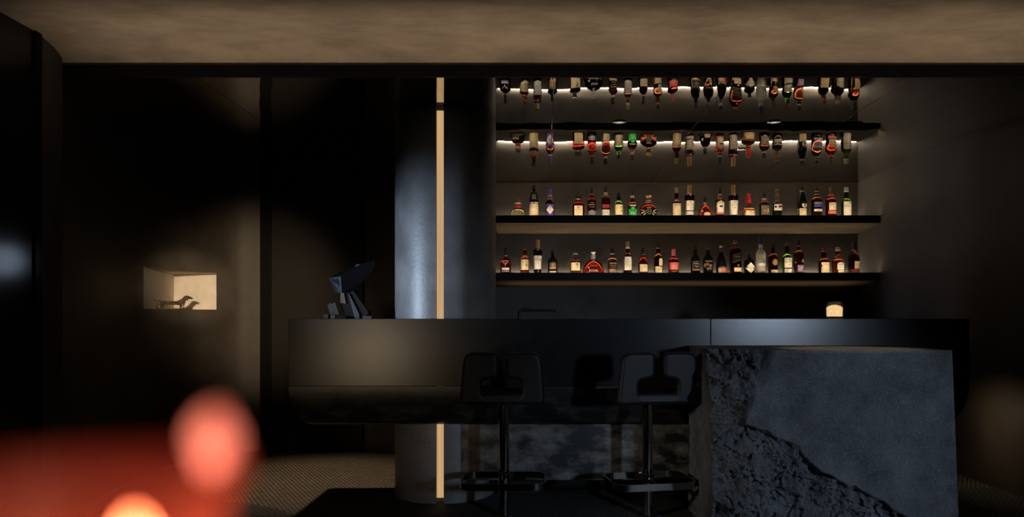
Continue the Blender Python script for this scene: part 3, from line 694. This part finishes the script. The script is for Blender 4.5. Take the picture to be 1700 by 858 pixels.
bottle('U', 1049.8, 268, 'dark amber bottle with bright green label and round emblem on the upper shelf', ('black', 2.8, 332),
       [(332, 2.7), (368, 2.9), (390, 4.0), (425, 4.2), (455, 6.8), (485, 8.0), (683, 7.6)], 'brown', [(334, 364, 3.1, 'silver')],
       [(550, 674, 0, 6.6, 'rect', 'green'), (502, 585, 0.2, 4.4, 'disc', 'black'), (514, 574, 0.2, 3.0, 'disc', 'green'), (490, 502, 0, 5.0, 'rect', 'white')], [('RYE', 625, 0.2, 6.4, 'white'), ('JAMESON', 598, 0.2, 6.4, 'cream')])
bottle('U', 1076.6, 330, 'round crystal decanter with radial ridges and crown stopper on the upper shelf', ('gold', 5.2, 376),
       [(376, 3.4), (455, 3.6), (466, 6.4), (490, 10.4), (530, 13.6), (580, 14.8), (630, 13.6), (665, 10.5), (683, 8.0)], 'red', [(400, 412, 4.0, 'gold'), (430, 442, 4.0, 'silver')],
       [(528, 642, 0, 5.0, 'oval', 'darkgreen'), (516, 530, 0, 4.2, 'rect', 'silver'), (562, 574, -10, 2.8, 'rect', 'silver', -1.0), (562, 574, 10, 2.8, 'rect', 'silver', 1.0), (598, 610, -9.6, 2.8, 'rect', 'silver', 1.2), (598, 610, 9.6, 2.8, 'rect', 'silver', -1.2),
        (632, 644, -7.6, 2.4, 'rect', 'silver', 1.9), (632, 644, 7.6, 2.4, 'rect', 'silver', -1.9)], dr=0.45, stopper='flare')
bottle('U', 1123.2, 205, 'dark bottle with tall plain cream label, first right of the round decanter', ('grey', 2.9, 270),
       [(270, 2.8), (330, 3.4), (385, 3.3), (410, 5.0), (440, 7.0), (460, 7.5), (683, 7.4)], 'dark', [(272, 292, 3.0, 'gold')],
       [(460, 676, 0, 6.6, 'rect', 'cream')], [('TALISKER', 492, 0, 10, 'ink'), ('10', 570, 1, 2.6, 'tan')])
bottle('U', 1144.6, 163, 'tall gold-capped bottle with white label crossed by a black line, upper shelf', ('gold', 3.4, 290),
       [(290, 3.0), (304, 3.1), (312, 4.6), (324, 7.0), (345, 8.3), (440, 8.0), (683, 6.5)], 'dark', [(290, 304, 3.3, 'silver')],
       [(418, 572, 0, 7.4, 'rect', 'white'), (586, 642, 0, 6.8, 'rect', 'white'), (318, 352, 0.3, 2.2, 'vee', 'silver')], [('MACALLAN', 486, 0.4, 10.5, 'ink'), ('THE', 464, 0.4, 2.2, 'ink'), ('25', 534, 0.6, 3.2, 'grey'), ('A', 438, 0.4, 2.6, 'ink')])
bottle('U', 1170.7, 345, 'small triangular dark red bottle with cream arched label on the upper shelf', ('black', 2.7, 436),
       [(436, 2.6), (470, 2.9), (490, 5.0), (540, 8.4), (600, 10.2), (650, 11.4), (683, 11.6)], 'red', [(440, 474, 3.0, 'taupe')],
       [(600, 676, 2.0, 5.0, 'arch', 'cream'), (560, 600, -6, 1.6, 'oval', 'sky')], [('PAUL', 632, 2, 6, 'tan')], dr=0.7)
bottle('U', 1195.0, 210, 'dark red bottle with white arched label and small black mark on the upper shelf', ('black', 2.8, 302),
       [(302, 2.7), (350, 3.0), (382, 3.4), (396, 5.6), (420, 7.6), (560, 7.0), (683, 6.4)], 'red', [(310, 330, 3.0, 'silver'), (352, 386, 3.5, 'copper')],
       [(415, 602, 0.2, 6.6, 'arch', 'white'), (604, 632, 0.2, 6.5, 'rect', 'pink'), (495, 522, 0.9, 2.8, 'rect', 'black')], [('BOWMORE', 448, 0.2, 10, 'ink')])
bottle('U', 1217.4, 163, 'tall gold-capped bottle with one unbroken white label on the upper shelf', ('gold', 3.4, 290),
       [(290, 3.0), (304, 3.1), (312, 4.6), (324, 7.0), (345, 8.4), (440, 8.1), (683, 6.5)], 'dark', [(290, 304, 3.3, 'silver')],
       [(416, 640, 0, 7.5, 'rect', 'white'), (318, 352, 0.3, 2.2, 'vee', 'silver')], [('MACALLAN', 486, 0.2, 10.5, 'ink'), ('THE', 464, 0.2, 2.2, 'ink'), ('18', 532, 0.4, 3.2, 'grey'), ('A', 438, 0.3, 2.6, 'ink')])
bottle('U', 1242.4, 300, 'squat bottle with dripping red wax neck and cream label on the upper shelf', ('red', 3.5, 392),
       [(392, 3.4), (450, 3.6), (490, 3.8), (505, 6.4), (530, 9.4), (560, 11.2), (683, 10.6)], 'amber', [(385, 440, 4.2, 'red'), (455, 470, 3.9, 'brown')],
       [(552, 678, 0, 10.6, 'rect', 'cream'), (440, 462, 3.0, 1.3, 'oval', 'red'), (582, 618, -8.6, 1.8, 'disc', 'brown')], [("Maker's", 578, 2.4, 11, 'ink'), ('Mark', 610, 4.0, 8.4, 'ink'), ('WHISKY', 638, 2.4, 8, 'copper')], sq=2.8)
bottle('U', 1268.9, 290, 'dark brown bottle with dim label and beige lettering on the upper shelf', ('black', 3.0, 376),
       [(376, 3.3), (405, 3.5), (420, 5.2), (448, 7.6), (475, 8.3), (683, 8.1)], 'dark', [(376, 402, 3.6, 'tan')],
       [(490, 642, 0, 6.6, 'rect', 'taupe'), (540, 610, 4.4, 1.9, 'oval', 'tan')], [('MONKEY', 528, -1.4, 8, 'tan'), ('47', 578, -1.4, 5, 'tan'), ('SCHWARZWALD', 612, -0.6, 9, 'tan')])
bottle('U', 1290.2, 213, 'black bottle with rust capsule and white mid label on the upper shelf', ('brown', 3.0, 402),
       [(402, 3.0), (418, 4.0), (440, 7.0), (470, 8.5), (683, 8.0)], 'black', [(240, 252, 3.2, 'copper'), (320, 330, 3.15, 'copper')],
       [(476, 572, 0.2, 8.2, 'rect', 'white'), (500, 534, -4.4, 1.8, 'disc', 'black'), (494, 530, 3.4, 3.8, 'rect', 'maroon', 0.5)], [('COFFEE', 548, 1.6, 9, 'grey')])
bottle('U', 1331.4, 190, 'sloping black bottle with round eagle emblem and cream base label on the upper shelf', ('black', 3.3, 252),
       [(276, 3.4), (300, 4.0), (350, 5.6), (400, 6.9), (445, 7.6), (683, 7.6)], 'black', [(254, 276, 3.6, 'gold')],
       [(540, 678, 0, 7.3, 'rect', 'cream'), (445, 530, 2.2, 4.4, 'disc', 'cream'), (445, 475, 2.2, 3.6, 'oval', 'darkgreen'), (480, 515, 2.2, 1.6, 'oval', 'ink')], [('FERNET', 566, 0.4, 10, 'tan')])
bottle('U', 1355.6, 205, 'amber bottle with silver, blue and white bands on the upper shelf', ('black', 2.6, 272),
       [(272, 2.5), (300, 3.2), (345, 3.5), (362, 6.2), (395, 8.4), (420, 8.9), (683, 8.7)], 'brown', [(262, 276, 3.2, 'gold'), (300, 322, 3.5, 'grey')],
       [(440, 478, 1.0, 7.2, 'rect', 'grey'), (482, 522, 1.0, 7.2, 'rect', 'blue'), (552, 588, 1.0, 7.2, 'rect', 'white')], [('BRUICH', 458, 1.2, 11.5, 'silver'), ('LADDIE', 570, 1.2, 8, 'ink')])
bottle('U', 1379.3, 200, 'red-brown bottle with cream label above a pink band, second from right on the upper shelf', ('brown', 3.1, 300),
       [(300, 3.0), (325, 4.4), (350, 4.2), (372, 5.2), (395, 7.8), (425, 8.9), (683, 8.5)], 'red', [(310, 340, 4.6, 'copper')],
       [(450, 568, 1.4, 6.8, 'rect', 'cream'), (580, 628, 0.8, 7.2, 'rect', 'pink')], [('SINGLETON', 484, 1.6, 10.5, 'ink'), ('12', 525, 3, 2.4, 'ink')])
bottle('U', 1404.8, 200, 'green bottle with silver cap and white label, rightmost on the upper shelf', ('silver', 3.4, 262),
       [(276, 3.3), (330, 4.0), (370, 4.2), (395, 6.4), (435, 8.4), (683, 8.2)], 'green', [(258, 276, 3.6, 'white')],
       [(434, 676, 0.9, 7.1, 'rect', 'white')], [('LAPHROAIG', 505, 1.0, 12.2, 'ink'), ('A', 460, 3.2, 3, 'ink'), ('10', 568, 3.6, 3, 'tan')])
# ================================================================== FAUCET
fa = empty('bar_faucet', (-0.170, 5.12, 0.93)); tag(fa, 'slim black bent-spout faucet rising behind the bar counter', 'faucet')
zt = 1.1755-0.93
arc = [(0, 0, 0.006), (0, 0, zt-0.034)]+[(0.034-0.034*math.cos(a*math.pi/12), 0, zt-0.034+0.034*math.sin(a*math.pi/12)) for a in range(1, 7)]+[(0.245, 0, zt+0.001)]
tube('spout', arc, 0.0125, 'faucet_black', fa, 12)
rotrevolve('base_ring', [(0.026, 0.0), (0.026, 0.008), (0.014, 0.010)], 20, 'faucet_black', fa)
rotrevolve('aerator', [(0.010, zt-0.020), (0.010, zt-0.008)], 12, 'faucet_black', fa, (0.225, 0, 0))
# ================================================================== TUMBLER ON THE BAR
cg = empty('coaster', (1.818, 4.72, BT)); tag(cg, 'thin round black coaster under the glowing tumbler', 'coaster')
rotrevolve('disc', [(0.064, 0.0003), (0.066, 0.002), (0.066, 0.004), (0.064, 0.005)], 32, 'black_matte', cg)
tg = empty('candle_glass', (1.818, 4.72, BT+0.0052)); tag(tg, 'clear glass tumbler with glowing amber candle filling, on a coaster on the bar', 'candle')
plain('glass_tumbler', (0.95, 0.95, 0.95), 0.02, 0.5, 0, 1.0, 1.45, var=0.0)
rotrevolve('tumbler', [(0.046, 0.0), (0.050, 0.002), (0.0545, 0.098), (0.054, 0.100), (0.0515, 0.100), (0.051, 0.097), (0.0475, 0.008), (0.004, 0.0075)], 36, 'glass_tumbler', tg)
rotrevolve('glowing_wax', [(0.0465, 0.0085), (0.0492, 0.060), (0.045, 0.064), (0.035, 0.070), (0.02, 0.075), (0.006, 0.077)], 32, 'candle_glow', tg)
# ================================================================== BLOCK SCULPTURE
sp = empty('block_sculpture', ((583-VPX)/269.0, 4.64, BT)); tag(sp, 'faceted dark block sculpture of an upturned animal head on the bar end', 'sculpture')
def S(zx, zy, y): return ((530+zx/7.145-583)/269.0, y, (527.5-(420+zy/7.145))/269.0)
head = hull('head', [S(110, 280, 0.02), S(295, 275, -0.06), S(305, 465, -0.05), S(195, 455, 0.015), S(425, 112, 0.09), S(655, 75, 0.03), S(640, 170, 0.03), S(545, 310, 0.01), S(430, 430, -0.01), S(430, 200, 0.10), S(330, 420, 0.07)], 'sculpture_black', sp)
def onface(u, v, off):      # point on the front face of the head, u right, v down
    a, b, c, d = [Vector(p) for p in (S(110, 280, 0.02), S(295, 275, -0.06), S(305, 465, -0.05), S(195, 455, 0.015))]
    p = (a*(1-u)+b*u)*(1-v)+(d*(1-u)+c*u)*v
    n = (b-a).cross(d-a).normalized()
    if n.y > 0: n = -n
    return p+n*off
v = [onface(0.0, 0.0, 0.001), onface(1, 0, 0.001), onface(1, 1, 0.001), onface(0, 1, 0.001)]
v += [onface(0.0, 0.0, 0.004), onface(1, 0, 0.004), onface(1, 1, 0.004), onface(0, 1, 0.004)]
mesh('face_plate', v, boxvf(0, 1, 0, 1, 0, 1)[1], 'sculpture_blue', sp)
for (u, vv, ru, rv) in ((0.36, 0.45, 0.20, 0.36), (0.68, 0.36, 0.17, 0.26)):
    ring = [onface(u+ru*math.cos(a*math.pi/12), vv+rv*math.sin(a*math.pi/12), 0.0045) for a in range(24)]
    ring2 = [onface(u+ru*math.cos(a*math.pi/12), vv+rv*math.sin(a*math.pi/12), 0.0065) for a in range(24)]
    mesh('eye', ring+ring2, [tuple(range(24)), tuple(range(24, 48))]+[(i, (i+1) % 24, 24+(i+1) % 24, 24+i) for i in range(24)], 'black_matte', sp)
def slab(name, pts, y0, y1, mat):
    hull(name, [S(a, b, y0) for a, b in pts]+[S(a, b, y1) for a, b in pts], mat, sp)
slab('ear_ridge', [(390, 150), (425, 112), (470, 125), (480, 150)], 0.06, 0.075, 'sculpture_blue')
slab('torso', [(300, 440), (420, 430), (440, 600), (415, 773), (345, 773), (250, 620), (255, 590)], 0.0, 0.07, 'sculpture_black')
slab('chest_plate', [(262, 465), (302, 465), (326, 590), (258, 582)], -0.012, -0.001, 'sculpture_pale')
slab('hind_leg', [(372, 470), (420, 440), (560, 640), (600, 690), (560, 773), (500, 773), (430, 600)], -0.03, -0.005, 'sculpture_black')
slab('leg_facing', [(370, 472), (385, 490), (425, 590), (495, 710), (500, 773), (448, 773), (430, 700), (425, 610)], -0.045, -0.031, 'sculpture_blue')
slab('hind_foot', [(522, 773), (548, 738), (640, 738), (645, 773)], -0.045, 0.03, 'sculpture_blue')
slab('heel', [(560, 690), (598, 672), (612, 705), (590, 735)], -0.02, 0.03, 'sculpture_black')
slab('foreleg', [(105, 615), (145, 575), (170, 718), (140, 722)], -0.01, 0.03, 'sculpture_pale')
slab('foreleg_plate', [(150, 596), (207, 576), (256, 718), (190, 722)], -0.03, -0.012, 'sculpture_blue')
slab('toe_block', [(78, 718), (135, 722), (135, 773), (80, 773)], -0.045, 0.0, 'sculpture_pale')
slab('toe_block', [(163, 732), (215, 722), (212, 773), (165, 773)], -0.05, -0.012, 'sculpture_pale')
slab('front_foot', [(216, 742), (340, 736), (342, 773), (216, 773)], -0.05, -0.005, 'sculpture_black')
# ================================================================== DOG FIGURINE
dv = []; de = []; dr_ = []
def dn(x, y, z, r, link=None):
    dv.append((x, y, z)); dr_.append(r)
    if link is not None: de.append((link, len(dv)-1))
    return len(dv)-1
# local x: nose direction
a0 = dn(-0.085, 0, 0.046, 0.0165)              # rump
a1 = dn(-0.03, 0, 0.043, 0.0145, a0); a2 = dn(0.03, 0, 0.043, 0.0145, a1); a3 = dn(0.075, 0, 0.046, 0.0175, a2)
n1 = dn(0.095, 0, 0.068, 0.015, a3); h1 = dn(0.110, 0, 0.088, 0.0175, n1); h2 = dn(0.134, 0, 0.083, 0.0105, h1); h3 = dn(0.162, 0, 0.076, 0.006, h2)
t1 = dn(-0.107, 0, 0.056, 0.006, a0); t2 = dn(-0.127, 0, 0.064, 0.004, t1); t3 = dn(-0.146, 0, 0.062, 0.0028, t2)
for sgn in (-1, 1):
    l1 = dn(-0.088, sgn*0.014, 0.030, 0.010, a0); l2 = dn(-0.098, sgn*0.016, 0.014, 0.006, l1); l3 = dn(-0.088, sgn*0.016, 0.0055, 0.0055, l2)
    f1 = dn(0.078, sgn*0.013, 0.028, 0.009, a3); f2 = dn(0.078, sgn*0.016, 0.0055, 0.006, f1); f3 = dn(0.090, sgn*0.016, 0.0052, 0.005, f2)
me = bpy.data.meshes.new('body'); me.from_pydata(dv, de, []); me.update()
me.materials.append(MATS['bronze'])
dogb = bpy.data.objects.new('body', me); COL.objects.link(dogb)
sk = dogb.modifiers.new('skin', 'SKIN'); sk.use_smooth_shade = True
for i, r in enumerate(dr_):
    me.skin_vertices[0].data[i].radius = (r, r)
me.skin_vertices[0].data[0].use_root = True
su = dogb.modifiers.new('sub', 'SUBSURF'); su.levels = 2; su.render_levels = 2
dog = empty('dog_figurine', (-2.868, 5.785, NZ0), R(57)); dog.scale = (1.1, 1.1, 1.1); tag(dog, 'long-bodied bronze dachshund figurine standing in the lit wall niche', 'figurine')
dogb.parent = dog
for sgn in (-1, 1):
    o = hull('ear', [(0.104, sgn*0.013, 0.097), (0.116, sgn*0.014, 0.096), (0.100, sgn*0.019, 0.066), (0.114, sgn*0.020, 0.058), (0.109, sgn*0.024, 0.076), (0.108, sgn*0.013, 0.076)], 'bronze', dog)
# ================================================================== CEILING DOWNLIGHTS
def downlight(x, y, label, tilt=0):
    d = empty('ceiling_downlight', (x, y, ZC)); tag(d, label, 'downlight', 'recessed ceiling downlights')
    rotrevolve('rim', [(0.030, -0.0005), (0.043, -0.0005), (0.042, -0.005), (0.032, -0.007), (0.030, -0.004)], 28, 'chrome', d, cap=False)
    rotrevolve('lens', [(0.0295, -0.002), (0.02, -0.0035), (0.004, -0.004)], 24, 'lens_dim', d)
emit('lens_dim', (1.0, 0.9, 0.75), 0.5)
downlight(0.49, 4.92, 'small recessed steel downlight in the mirror ceiling over the middle of the bar')
downlight(1.5, 4.92, 'small recessed steel downlight in the mirror ceiling over the glowing tumbler')
downlight(1.49, 5.73, 'small recessed steel downlight close in front of the bottle shelves')
# ================================================================== FOREGROUND CANDLE (out of focus)
TX, TY = -0.0627, 0.100
tbl = empty('cocktail_table', (-0.16, -0.04, 0)); tag(tbl, 'small round black high table just below the view at lower left', 'table')  # unseen table assumed as support for the candle
rotrevolve('table_top', [(0.155, 1.041), (0.16, 1.045), (0.16, 1.061), (0.155, 1.0654)], 40, 'black_matte', tbl)
rotrevolve('pedestal', [(0.03, 0.02), (0.03, 1.041)], 20, 'black_steel', tbl)
rotrevolve('foot', [(0.20, 0.0045), (0.20, 0.015), (0.05, 0.02)], 32, 'black_steel', tbl)
lot = empty('candle_holder', (TX, TY, 1.0656)); lot.scale = (0.606, 0.606, 0.606); tag(lot, 'blurred red glass candle cup with burning candle in the lower left foreground', 'candle holder')
plain('red_glass', (0.75, 0.05, 0.04), 0.25, 0.5, var=0.05)
plain('pink_glass', (0.90, 0.26, 0.24), 0.3, 0.5, var=0.05)  # colour of the added plate that imitates a glint
def make_petal_mat():
    m = bpy.data.materials.new('petal_glass'); m.use_nodes = True; nt = m.node_tree
    b = nt.nodes['Principled BSDF']; b.inputs['Base Color'].default_value = (0.75, 0.06, 0.05, 1); b.inputs['Roughness'].default_value = 0.3
    v = coords(nt); nt.links.new(ramp(nt, tex_noise(nt, v, 40, 3), [(0.3, (0.16, 0.018, 0.014)), (0.7, (0.22, 0.03, 0.022))]), b.inputs['Base Color'])
    tr = nt.nodes.new('ShaderNodeBsdfTranslucent'); tr.inputs[0].default_value = (0.13, 0.036, 0.030, 1)
    tp = nt.nodes.new('ShaderNodeBsdfTransparent'); tp.inputs[0].default_value = (1.0, 0.55, 0.42, 1)
    m2 = nt.nodes.new('ShaderNodeMixShader'); m2.inputs[0].default_value = 0.35
    nt.links.new(tr.outputs[0], m2.inputs[1]); nt.links.new(tp.outputs[0], m2.inputs[2])
    mx = nt.nodes.new('ShaderNodeMixShader'); mx.inputs[0].default_value = 0.85
    nt.links.new(b.outputs[0], mx.inputs[1]); nt.links.new(m2.outputs[0], mx.inputs[2]); nt.links.new(mx.outputs[0], nt.nodes['Material Output'].inputs[0])
    MATS['petal_glass'] = m
make_petal_mat()
rotrevolve('glass_cup', [(0.0215, 0.0005), (0.0265, 0.004), (0.0300, 0.020), (0.0315, 0.050), (0.0312, 0.071), (0.0302, 0.073), (0.0292, 0.071), (0.0295, 0.050), (0.0280, 0.020), (0.0245, 0.0055), (0.004, 0.005)], 36, 'petal_glass', lot)
# pink plate added on the rim to imitate the flame's glint
pl = roundpoly([(-0.0065, -0.0085), (0.0065, -0.0085), (0.0065, 0.0085), (-0.0065, 0.0085)], 0.0045, 5)
ca, sa = math.cos(0.55), math.sin(0.55)
pv = []
for off in (-0.0007, 0.0007):
    for px_, pz_ in pl:
        hx, hz = px_*ca-pz_*sa, px_*sa+pz_*ca
        bend = 30.0*(hx*hx+hz*hz)*0.5
        pv.append((0.0285+hx*0.86-(off-bend*0)*0.5, 0.009-hx*0.5-off*0.86-bend*0.2, 0.0755+hz))
npl = len(pl)
pf = [tuple(range(npl)), tuple(range(2*npl-1, npl-1, -1))]+[(i, (i+1) % npl, npl+(i+1) % npl, npl+i) for i in range(npl)]
mesh('petal', pv, pf, 'pink_glass', lot, 'auto')
rotrevolve('wax', [(0.018, 0.006), (0.019, 0.008), (0.019, 0.037), (0.017, 0.038)], 24, 'print_cream', lot)
rotrevolve('candle_flame', [(0.0012, 0.041), (0.0044, 0.045), (0.0052, 0.049), (0.0038, 0.055), (0.0006, 0.061)], 12, 'flame', lot, (0.012, 0.003, 0))
